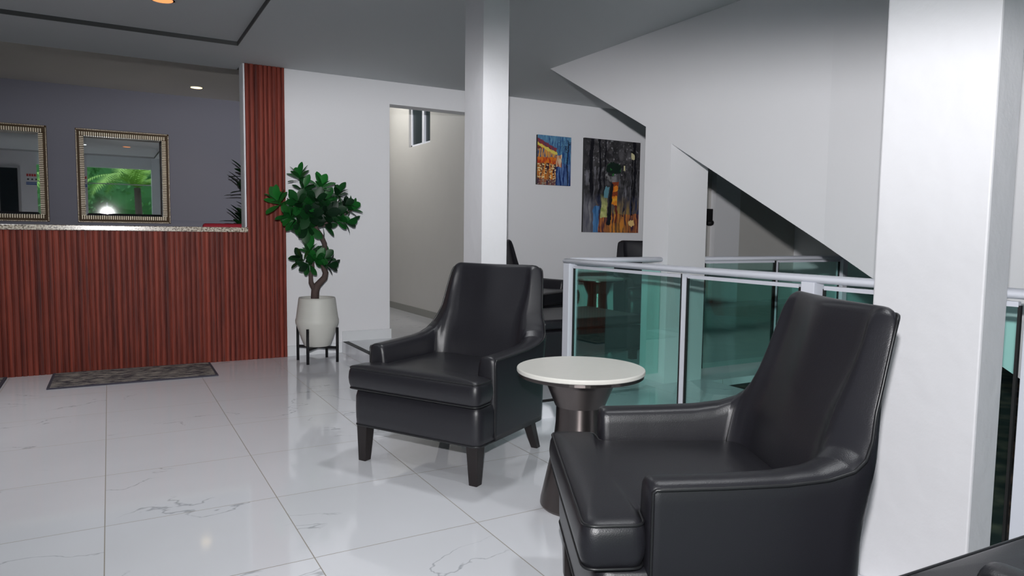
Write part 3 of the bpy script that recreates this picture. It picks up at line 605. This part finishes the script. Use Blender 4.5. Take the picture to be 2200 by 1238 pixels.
# ------------------------------------------------------------------ armchair
LH = [(-.303, .916), (-.299, .913), (-.293, .904), (-.289, .887), (-.286, .858), (-.283, .815), (-.280, .755), (-.275, .692), (-.268, .640), (-.254, .604), (-.228, .581), (-.18, .564), (-.10, .553), (.02, .547), (.20, .542)]
SX_T = [(.55, 1.0), (.585, .985), (.625, .955), (.68, .90), (.77, .875), (.916, .835)]
def hy(y): return lerp_tab(LH, y)
def make_chair(name='armchair'):
    root = empty(name)
    # plan stations: side (0..nS), corner arc, back, mirrored
    st = []
    nS, nA, nB = 34, 40, 12
    for i in range(nS):
        y = .178 + (-.225 - .178) * i / nS; iy = y if y > -.05 else -.05 + (y + .05) * .70
        st.append(((.352, y), (.270 - .008 * max(0, (.05 - y) / .3), iy), y))
    for i in range(nA + 1):
        a = (pi / 2) * i / nA
        st.append(((.282 + .070 * cos(a), -.225 - .078 * sin(a)), (.17 + .092 * cos(a), -.1725 - .058 * sin(a)), -.225 - .078 * sin(a)))
    for i in range(1, nB + 1): x = .282 * (1 - i / nB); st.append(((x, -.303), (.17 * (1 - i / nB), -.2305), -.303))
    full = [(o, i, y) for o, i, y in st] + [((-o[0], o[1]), (-i[0], i[1]), y) for o, i, y in st[-2::-1]]
    def warp(x, y, z, yy):
        k = max(0.0, (z - .42)) / .487
        wb = min(1, max(0, (.0 - yy) / .22))
        return (x * (1 - (1 - lerp_tab(SX_T, z)) * wb), y - .094 * (k ** 1.05) * wb, z)
    bm = bmesh.new(); rings = []; topline = []
    for o, i, yy in full:
        h = hy(yy)
        if yy <= -.3029: h -= .001 * (1 - (abs(o[0]) / .282) ** 2)
        o = Vector(o); i = Vector(i); ring = []
        zb = .172
        for k in range(13):
            z = zb + (h - .022 - zb) * k / 12
            bow = .006 * sin(pi * k / 12)
            p = o + (o - i).normalized() * bow; ring.append(warp(p.x, p.y, z, yy))
        topline.append(Vector(warp(o.x, o.y, h - .016, yy)) + Vector(((o - i).normalized().x * .003, (o - i).normalized().y * .003, 0)))
        def ease(z):
            e = max(0, min(1, (.84 - z) / .30)); return e * e * (3 - 2 * e)
        f0 = min(.95, .066 / (i - o).length)
        def fr_(z): return f0 + (1 - f0) * ease(z)
        ftop = fr_(h) * .97
        for k in range(1, 9):
            t = k / 8; a = pi * t; p = o.lerp(i, ftop * (1 - cos(a)) / 2)
            ring.append(warp(p.x, p.y, h - .022 + .022 * sin(a), yy))
        for k in range(1, 19):
            t = k / 18; z = (h - .022) + (.33 - (h - .022)) * t
            p = o.lerp(i, max(ftop, fr_(z))) + (i - o).normalized() * .010 * sin(pi * t); ring.append(warp(p.x, p.y, z, yy))
        rings.append([bm.verts.new(v) for v in ring])
    rings_co = [[v.co.copy() for v in r] for r in rings]
    for a, b in zip(rings, rings[1:]):
        n = len(a)
        for k in range(n): bm.faces.new((a[k], a[(k + 1) % n], b[(k + 1) % n], b[k]))
    # rounded arm fronts
    for r, s in ((rings[0], 1), (rings[-1], -1)):
        cx = sum(v.co.x for v in r) / len(r)
        inner = [bm.verts.new((v.co.x + (cx - v.co.x) * .38, v.co.y + .016, v.co.z - (.010 if v.co.z > .5 else 0))) for v in r]
        mid = [bm.verts.new((v.co.x + (cx - v.co.x) * .10, v.co.y + .010, v.co.z - (.003 if v.co.z > .5 else 0))) for v in r]
        n = len(r)
        for k in range(n):
            bm.faces.new((r[k], r[(k + 1) % n], mid[(k + 1) % n], mid[k])); bm.faces.new((mid[k], mid[(k + 1) % n], inner[(k + 1) % n], inner[k]))
        bm.faces.new(inner)
    shell = from_bm('back_and_arms', bm, M['leather'], root, smooth=True)
    # piping along the outer top edge and down the arm fronts
    fr = .181
    line = [Vector((.353, fr + .004, z / 100)) for z in range(19, 53, 3)] + topline + [Vector((-.353, fr + .004, z / 100)) for z in range(52, 18, -3)]
    bm = bmesh.new(); add_tube(bm, line, .0042, 8); from_bm('piping', bm, M['piping'], root, smooth=True)
    # inner back seams follow the surface where arm and back meet
    for ri in (nS + 7, len(rings_co) - nS - 8):
        pts = [c for c in rings_co[ri][21:] if c.z > .45]
        bm = bmesh.new(); add_tube(bm, pts, .0016, 6); from_bm('seam', bm, M['piping'], shell, smooth=True)
    # base
    def outline(pts, r, n=6):
        out = []; m = len(pts)
        for i in range(m):
            p = Vector(pts[i][:2]); a = Vector(pts[i - 1][:2]); c = Vector(pts[(i + 1) % m][:2]); rr = pts[i][2] if len(pts[i]) > 2 else r
            d1 = (a - p).normalized(); d2 = (c - p).normalized(); p1 = p + d1 * rr; p2 = p + d2 * rr
            for k in range(n + 1):
                t = k / n; out.append(p1 * (1 - t) ** 2 + p * 2 * t * (1 - t) + p2 * t * t)
        return out
    def puff(name, pts, prof, r, m, parent, crown=0.0, centre=None):
        ol = outline(pts, r); c = Vector(centre) if centre else sum(ol, Vector((0, 0))) / len(ol); bm = bmesh.new(); rings = []
        n = len(ol)
        nrm = []
        for i in range(n):
            t = (ol[(i + 1) % n] - ol[i - 1]); t.normalize(); nn = Vector((t.y, -t.x))
            nrm.append(nn)
        area = sum(ol[i].x * ol[(i + 1) % n].y - ol[(i + 1) % n].x * ol[i].y for i in range(n))
        sg = 1 if area > 0 else -1
        for off, z in prof: rings.append([bm.verts.new((ol[i].x + sg * nrm[i].x * off, ol[i].y + sg * nrm[i].y * off, z)) for i in range(n)])
        for a, b in zip(rings, rings[1:]):
            for k in range(n): bm.faces.new((a[k], a[(k + 1) % n], b[(k + 1) % n], b[k]))
        zt = prof[-1][1]; last = rings[-1]
        for s_, dz in ((.93, .30), (.8, .62), (.55, .9), (.25, 1.0)):
            nr = [bm.verts.new((c.x + (v.co.x - c.x) * s_, c.y + (v.co.y - c.y) * s_, zt + crown * dz)) for v in rings[-1]] if s_ == .93 else [bm.verts.new((c.x + (v.co.x - c.x) * s_, c.y + (v.co.y - c.y) * s_, zt + crown * dz)) for v in base_ring]
            if s_ == .93: base_ring = [v for v in rings[-1]]
            for k in range(n): bm.faces.new((last[k], last[(k + 1) % n], nr[(k + 1) % n], nr[k]))
            last = nr
        bm.faces.new(last); bm.faces.new(rings[0][::-1])
        return from_bm(name, bm, m, parent, smooth=True), [(ol[i].x + sg * nrm[i].x, ol[i].y + sg * nrm[i].y) for i in range(0)], ol
    bp = [(.346, -.24, .05), (.349, .308, .045), (-.349, .308, .045), (-.346, -.24, .05)]
    _, _, ol = puff('seat_base', bp, [(-.004, .172), (.0, .178), (.003, .21), (.004, .26), (.003, .31), (-.004, .334), (-.012, .342)], .04, M['leather'], root)
    bm = bmesh.new(); add_tube(bm, [(p.x, p.y, .175) for p in ol], .0042, 8, closed=True); from_bm('base_piping', bm, M['piping'], root, smooth=True)
    # T-shaped seat cushion
    cp = [(.262, -.235, .05), (.262, .178, .012), (.270, .196, .010), (.352, .200, .03), (.358, .335, .035), (-.358, .335, .035), (-.352, .200, .03), (-.270, .196, .010), (-.262, .178, .012), (-.262, -.235, .05)]
    _, _, ol = puff('seat_cushion', cp, [(-.012, .346), (-.002, .352), (.006, .375), (.009, .400), (.006, .428), (-.001, .446), (-.009, .4525)], .03, M['leather'], root, crown=.014, centre=(0, .245))
    for z in (.4475, .3515):
        bm = bmesh.new(); add_tube(bm, [(p.x, p.y, z) for p in ol], .0036, 8, closed=True); from_bm('cushion_piping', bm, M['piping'], root, smooth=True)
    # legs
    def leg(x, y, dx, dy, t, b):
        bm = bmesh.new(); v = []
        for (cx, cy, h, z) in ((x + dx, y + dy, b, 0.0), (x, y, t, .180)):
            for sx, sy in ((-1, -1), (1, -1), (1, 1), (-1, 1)): v.append(bm.verts.new((cx + sx * h, cy + sy * h, z)))
        bm.faces.new(v[:4][::-1]); bm.faces.new(v[4:])
        for k in range(4): bm.faces.new((v[k], v[(k + 1) % 4], v[4 + (k + 1) % 4], v[4 + k]))
        from_bm('leg', bm, M['leg'], root, bevel=.003)
    for s in (-1, 1):
        leg(s * .308, .268, s * .004, .004, .030, .0205)
        leg(s * .262, -.262, s * .012, -.075, .026, .018)
    return root
proto = make_chair()
GRP = 'black leather lounge armchairs'
def put_chair(o, x, y, z, deg, label):
    # deg: heading of the chair's front, measured from +X
    o.location = (x, y, z); o.rotation_euler = (0, 0, radians(deg - 90)); tag(o, label, 'armchair', GRP)
put_chair(proto, 1.408, 3.003, 0, -150.3, 'black leather armchair left of the front side table, its front legs fully in view')
CH = [(1.329, 1.347, 0, 152.5, 'largest black leather armchair in the right foreground against the rough white column'),
      (3.37, 5.52, PZ, -62, 'black leather armchair by the back wall, below the small orange and blue painting'),
      (4.86, 5.52, PZ, -112, 'black leather armchair under the big painting, half hidden by the stair column'),
      (1.555, 0.372, 0, 87, 'dark armchair cut off in the bottom right corner, only its seat edge showing')]
for a in CH: put_chair(copy_tree(proto), *a)

# ottoman in front of the rear seats
ot = empty('ottoman', (3.15, 4.575, PZ)); tag(ot, 'wide low black leather ottoman behind the glass railing', 'ottoman')
box('upholstered_body', (-0.47, 0.47, -0.37, 0.37, 0.075, 0.275), M['leather'], ot, bevel=0.03)
bm = bmesh.new(); add_box(bm, -0.475, 0.475, -0.375, 0.375, 0.28, 0.355); o = from_bm('cushion_top', bm, M['leather'], ot, bevel=0.035); o.modifiers['bevel'].segments = 5
for sx in (-1, 1):
    for sy in (-1, 1): box('leg', (sx * .41 - .025, sx * .41 + .025, sy * .31 - .025, sy * .31 + .025, 0, 0.08), M['leg'], ot)

# ------------------------------------------------------------------ side tables
def make_table():
    t = empty('side_table')
    bm = bmesh.new(); add_lathe(bm, [(0.02, .536), (.247, .536), (.2505, .539), (.2505, .551), (.248, .554), (.02, .554)], 80); from_bm('stone_top', bm, M['cream'], t, smooth=False).modifiers.new('b', 'BEVEL').width = .0015
    bm = bmesh.new(); add_lathe(bm, [(0.02, .523), (.243, .523), (.246, .525), (.246, .5355), (.02, .5355)], 80); o = from_bm('metal_rim', bm, M['gun'], t)
    bm = bmesh.new(); add_lathe(bm, [(.146, .5225), (.145, .519), (.098, .405)], 96); from_bm('upper_cone', bm, M['gun'], t, smooth=True).modifiers.new('e', 'EDGE_SPLIT').split_angle = radians(35)
    bm = bmesh.new(); add_lathe(bm, [(.093, .4045), (.094, .34), (.104, .24), (.149, .03), (.151, .010), (.145, .0)], 96); from_bm('lower_cone', bm, M['gun'], t, smooth=True).modifiers.new('e', 'EDGE_SPLIT').split_angle = radians(35)
    return t
tb = make_table(); tb.location = (1.59, 2.215, 0); tag(tb, 'round side table with cream stone top and gunmetal hourglass base between the front armchairs', 'side table', 'round side tables')
t2 = copy_tree(tb); t2.location = (4.13, 5.50, PZ); tag(t2, 'round side table seen through the railing glass between the rear armchairs', 'side table', 'round side tables')

# ------------------------------------------------------------------ glass railings
def handrail(root, p0, p1, ax):
    # flattened tube with a white channel under it
    bm = bmesh.new(); n = 16; w, h = .031, .0165
    def ring(p, sc=1.0):
        out = []
        for k in range(n):
            a = 2 * pi * k / n; q = (w * sc * cos(a), h * sc * sin(a))
            out.append(bm.verts.new((p[0] + (q[0] if ax == 'y' else 0), p[1] + (q[0] if ax == 'x' else 0), p[2] + q[1])))
        return out
    d = Vector(p1) - Vector(p0); d.normalize(); d *= .012
    R = [ring(p0, .55), ring(Vector(p0) + d), ring(Vector(p1) - d), ring(p1, .55)]
    for a, b in zip(R, R[1:]):
        for k in range(n): bm.faces.new((a[k], a[(k + 1) % n], b[(k + 1) % n], b[k]))
    bm.faces.new(R[0]); bm.faces.new(R[-1])
    from_bm('handrail', bm, M['white_metal'], root, smooth=True)
def post(root, x, y, z0, z1, s=.030):
    return box('post', (x - s, x + s, y - s, y + s, z0, z1), M['white_metal'], root, bevel=.002)
def slim(root, x, y, z0, z1, ax):
    if ax == 'y': b1, b2 = (x - .010, x + .010, y - .014, y + .010, z0, z1), (x - .012, x + .004, y + .010, y + .0165, z0, z1)
    else: b1, b2 = (x - .010, x + .014, y - .010, y + .010, z0, z1), (x - .0165, x - .010, y - .012, y + .004, z0, z1)
    o = box('mullion', b1, M['white_metal'], root); box('gasket', b2, M['gasket'], o)
def pane(root, a, b, c, z0, z1, ax, trim=True, gk=True):
    if ax == 'y':
        box('glass_pane', (c - .003, c + .003, a, b, z0, z1), M['glass'], root)
        if trim: box('glazing_channel', (c - .008, c + .008, a, b, z1 - .004, z1 + .012), M['white_metal'], root)
        if trim: box('glazing_channel', (c - .008, c + .008, a, b, z0 - .012, z0 + .004), M['white_metal'], root)
        g = [(c - .006, c + .006, a - .006, a + .002, z0, z1), (c - .006, c + .006, b - .002, b + .006, z0, z1)]
    else:
        box('glass_pane', (a, b, c - .003, c + .003, z0, z1), M['glass'], root)
        if trim: box('glazing_channel', (a, b, c - .008, c + .008, z1 - .004, z1 + .012), M['white_metal'], root)
        g = [(a - .006, a + .002, c - .006, c + .006, z0, z1), (b - .002, b + .006, c - .006, c + .006, z0, z1)]
    for q in (g if gk else ()): box('gasket', q, M['gasket'], root)
RX, RZ = 2.385, .912
r1 = empty('glass_railing', (0, 0, 0)); tag(r1, 'white railing with green tinted glass running from the corner post past the rough column', 'railing')
handrail(r1, (RX, 3.50, RZ), (RX, 0.15, RZ), 'y')
ps = [3.45, 1.780, 1.00]
post(r1, RX, 3.45, 0, RZ - .012); post(r1, RX, 1.785, 0, RZ - .012); post(r1, RX, 1.005, 0, RZ - .012)
slim(r1, RX, 2.485, 0.06, RZ - .02, 'y')
pane(r1, 2.507, 3.405, RX, .07, RZ - .036, 'y'); pane(r1, 1.842, 2.462, RX, .07, RZ - .036, 'y'); pane(r1, 1.062, 1.728, RX, .07, RZ - .036, 'y'); pane(r1, 0.15, 0.948, RX, .07, RZ - .036, 'y')
r2_ = empty('glass_railing', (0, 0, 0)); tag(r2_, 'short white railing with glass between the corner post and the stair column', 'railing')
handrail(r2_, (RX + .034, 3.50, RZ + .004), (3.142, 3.50, RZ + .004), 'x')
pane(r2_, RX + .045, 3.14, 3.50, .16, RZ - .036, 'x', gk=False)
r3 = empty('glass_railing', (0, 0, 0)); tag(r3, 'shaded glass railing under the stairs, beyond the stair column', 'railing')
handrail(r3, (3.50, 3.62, RZ), (6.4, 3.62, RZ), 'x')
post(r3, 5.20, 3.62, PZ, RZ - .012); slim(r3, 4.40, 3.62, PZ + .02, RZ - .02, 'x'); post(r3, 6.35, 3.62, PZ, RZ - .012)
pane(r3, 3.66, 4.375, 3.62, .125, RZ - .03, 'x'); pane(r3, 4.425, 5.155, 3.62, .125, RZ - .03, 'x'); pane(r3, 5.245, 6.30, 3.62, .125, RZ - .03, 'x')

# black anti-slip strips on the nosing of the platform
tag(box('step_strip', (1.766, 1.815, 3.374, 6.045, PZ, PZ + .003), M['black']), 'black nosing strip along the side edge of the raised floor, running to the back wall', 'step strip')
tag(box('step_strip', (1.818, 2.44, 3.374, 3.420, PZ, PZ + .003), M['black']), 'black nosing strip on the front edge of the raised floor behind the side table', 'step strip')

# wall mounted black fixture beyond the stairs
wf = empty('wall_fixture', (7.49, 7.40, 1.27)); tag(wf, 'small black fixture with a rounded base mounted on the dim wall under the stairs', 'wall fixture')
box('fixture_body', (-0.045, 0.045, -0.07, 0.0, 0.0, 0.19), M['black'], wf, bevel=.008)
bm = bmesh.new(); add_lathe(bm, [(0.02, -.055), (.05, -.04), (.06, -.01), (.05, .02)], 24, c=(0, -.055)); from_bm('fixture_base', bm, M['black'], wf, smooth=True)
bm = bmesh.new(); add_tube(bm, [(0.03, -.055, -.005), (.09, -.055, -.002), (.10, -.055, .012)], .012, 8); from_bm('fixture_lever', bm, M['black'], wf, smooth=True)

# ------------------------------------------------------------------ paintings (plain generic colour studies)
def fnoise(x, y, s=0.0): return noise.noise(Vector((x, y, s)))
def mixc(a, b, t):
    t = max(0, min(1, t)); return tuple(a[i] * (1 - t) + b[i] * t for i in range(3))
def art_mat():
    m, n, l, b = new_mat('oil_paint'); at = n.new('ShaderNodeAttribute'); at.attribute_name = 'paint'; l.new(at.outputs['Color'], b.inputs['Base Color']); b.inputs['Roughness'].default_value = 0.45
    return m
M['paint'] = art_mat()
def painting(x0, x1, z0, z1, nx, nz, fn, label):
    t = empty('canvas_painting', ((x0 + x1) / 2, WY, z0)); tag(t, label, 'painting'); w = x1 - x0; h = z1 - z0
    box('canvas', (-w / 2, w / 2, -.028, -.001, 0, h), M['canvas_edge'], t)
    me = bpy.data.meshes.new('painted_surface'); V = []; F = []; C = []
    for j in range(nz + 1):
        for i in range(nx + 1): V.append((-w / 2 + w * i / nx, -.0285, h * j / nz))
    for j in range(nz):
        for i in range(nx):
            a = j * (nx + 1) + i; F.append((a, a + 1, a + nx + 2, a + nx + 1)); C.append(fn((i + .5) / nx, 1 - (j + .5) / nz))
    me.from_pydata(V, [], F); at = me.color_attributes.new('paint', 'FLOAT_COLOR', 'CORNER')
    for k, c in enumerate(C):
        for q in range(4): at.data[k * 4 + q].color = (*c, 1)
    link('painted_surface', me, M['paint'], t)
def brush(u, v, k):
    return (u + .012 * fnoise(u * 40, v * 24, k) + .020 * fnoise(u * 11, v * 9, k + 5), v + .014 * fnoise(u * 34, v * 40, k + 9) + .022 * fnoise(u * 9, v * 13, k + 3))
def art_small(u, v):     # warm blocks left, cool blues right, reflected below
    u, v = brush(u, v, 3)
    n1 = fnoise(u * 9, v * 22, 1); n2 = fnoise(u * 26, v * 7, 5); n3 = fnoise(u * 14, v * 40, 9)
    blue = mixc((.02, .07, .22), (.16, .38, .55), .55 - .7 * v + .8 * n2)
    roof = .10 + .62 * u
    c = blue
    if u < .56 + .05 * n1 and v > roof * .55:
        c = mixc((.10, .03, .03), (.62, .12, .03), .5 + 1.2 * n1)
        if abs(v - (.18 + .32 * u)) < .030 + .02 * n3: c = (.75, .62, .12)
        elif v < .14 + .32 * u: c = mixc((.35, .03, .03), (.10, .06, .12), .5 + n2)
        elif .44 < v < .56: c = mixc((.72, .20, .02), (.45, .04, .02), .5 + 1.6 * fnoise(u * 18, v * 12, 3)) 
        elif .27 < v < .44: c = mixc((.75, .35, .06), (.05, .10, .22), .45 + 1.5 * n2)
    if v > .56:
        k = .5 + 1.5 * fnoise(u * 22, v * 4, 13)
        if u < .55: c = mixc((.05, .02, .03), (.80, .28, .04), k) if n3 < .2 else (.8, .68, .4)
        else: c = mixc((.01, .03, .14), (.12, .22, .45), k * .8)
        if u < .55 and v > .88: c = mixc(c, (.02, .02, .08), .6)
    if .55 < u < .72 and .38 < v < .62: c = mixc((.45, .10, .04), (.75, .60, .40), .5 + 1.4 * n2)
    if abs(u - (.90 + .015 * sin(v * 9))) < .018 and v > .06: c = (.012, .02, .05)
    if u > .62 and v < .34 and abs(fnoise(u * 10, v * 10, 21)) < .035: c = (.02, .04, .09)
    return c
def art_big(u, v):       # dark trees, two lamps, a warm upright accent and a glowing wet path
    u0, v0 = u, v; u, v = brush(u, v, 8)
    n1 = fnoise(u * 16, v * 26, 2); n2 = fnoise(u * 30, v * 6, 7); n3 = fnoise(u * 7, v * 9, 4)
    g = .035 + .05 * max(0, n1 + .3) + (.10 * max(0, n3) if v < .5 else 0)
    c = (g, g * .97, g * 1.05)
    if .3 < v < .72: c = mixc(c, (.20, .20, .23), max(0, 1.4 * n2))
    fl = fnoise(u0 * 34, v0 * 42, 31) * (1.0 - max(0, v - .35) * 2.2)
    if fl > .30: c = mixc(c, (.26, .26, .28), (fl - .30) * 3.2)
    if v < .5 and fnoise(u0 * 8, v0 * 10, 44) > .1: c = mixc(c, (.015, .015, .018), .55)
    for tx, tw in ((.13, .030), (.27, .018), (.36, .010), (.90, .020)):
        if abs(u - tx - .012 * sin(v * 7 + tx * 20)) < tw and v < .80: c = (.008, .008, .012)
    if v > .58:
        glow = max(0, 1 - abs(u - .62) / .34) * (v - .55) * 2.2
        col = mixc((.03, .04, .09), (.62, .40, .04), glow + .5 * n2)
        if v > .80: col = mixc(col, mixc((.06, .015, .03), (.65, .20, .04), .45 + 1.6 * n2), .75)
        if u < .20: col = mixc((.10, .10, .13), (.25, .25, .27), n2 + .3)
        if .17 < u < .27 and v > .72: col = mixc((.02, .10, .25), (.10, .25, .50), .5 + n2)
        if .30 < u < .42 and v < .84: col = mixc((.30, .34, .10), (.60, .60, .25), .5 + n1)
        c = mixc(c, col, min(1, (v - .58) * 7))
    if .36 < u < .44 and .5 < v < .62: c = (.12, .28, .34)
    # dark canopy and warm upright accent
    du_, dv_ = (u - .52) / .13, (v - .315) / .075
    if du_ * du_ + dv_ * dv_ < 1 and dv_ < .55 + .3 * n1: c = (.008, .02, .014) if n1 < .25 else (.03, .16, .04)
    if .38 < u < .56 and .38 < v < .44: c = mixc(c, (.30, .30, .30), .5 + n1)
    if abs(u - (.545 - .10 * (v - .6))) < .055 and .44 < v < .70: c = mixc((.70, .16, .02), (.80, .40, .04), .5 + 1.5 * n1) if v > .50 and not (.555 < v < .60) else (.25, .05, .02)
    if abs(u - (.47 - .12 * (v - .7))) < .028 and .46 < v < .92: c = (.010, .012, .016)
    if abs(u - .575) < .018 and .70 < v < .88: c = (.14, .03, .02)
    for lx, lz, lw in ((.865, .16, .028), (.715, .30, .019)):
        if abs(u - lx) < lw and abs(v - lz) < lw * 1.15: c = (.62, .58, .34)
        elif abs(u - lx) < lw * 1.2 and abs(v - lz + lw * 1.6) < lw * .45: c = (.01, .01, .01)
        elif abs(u - lx) < lw * .35 and lz < v < .82: c = (.006, .006, .008)
    if (u - .86) ** 2 + ((v - .89) * 1.6) ** 2 < .0035: c = (.80, .55, .22)
    return c
painting(3.757, 4.165, 1.569, 2.066, 110, 140, art_small, 'small canvas of a street in orange and blue strokes, left of the big painting')
painting(4.335, 5.085, 1.095, 2.080, 150, 200, art_big, 'large dark canvas of night trees, two lamps and an orange glow beside the stair column')
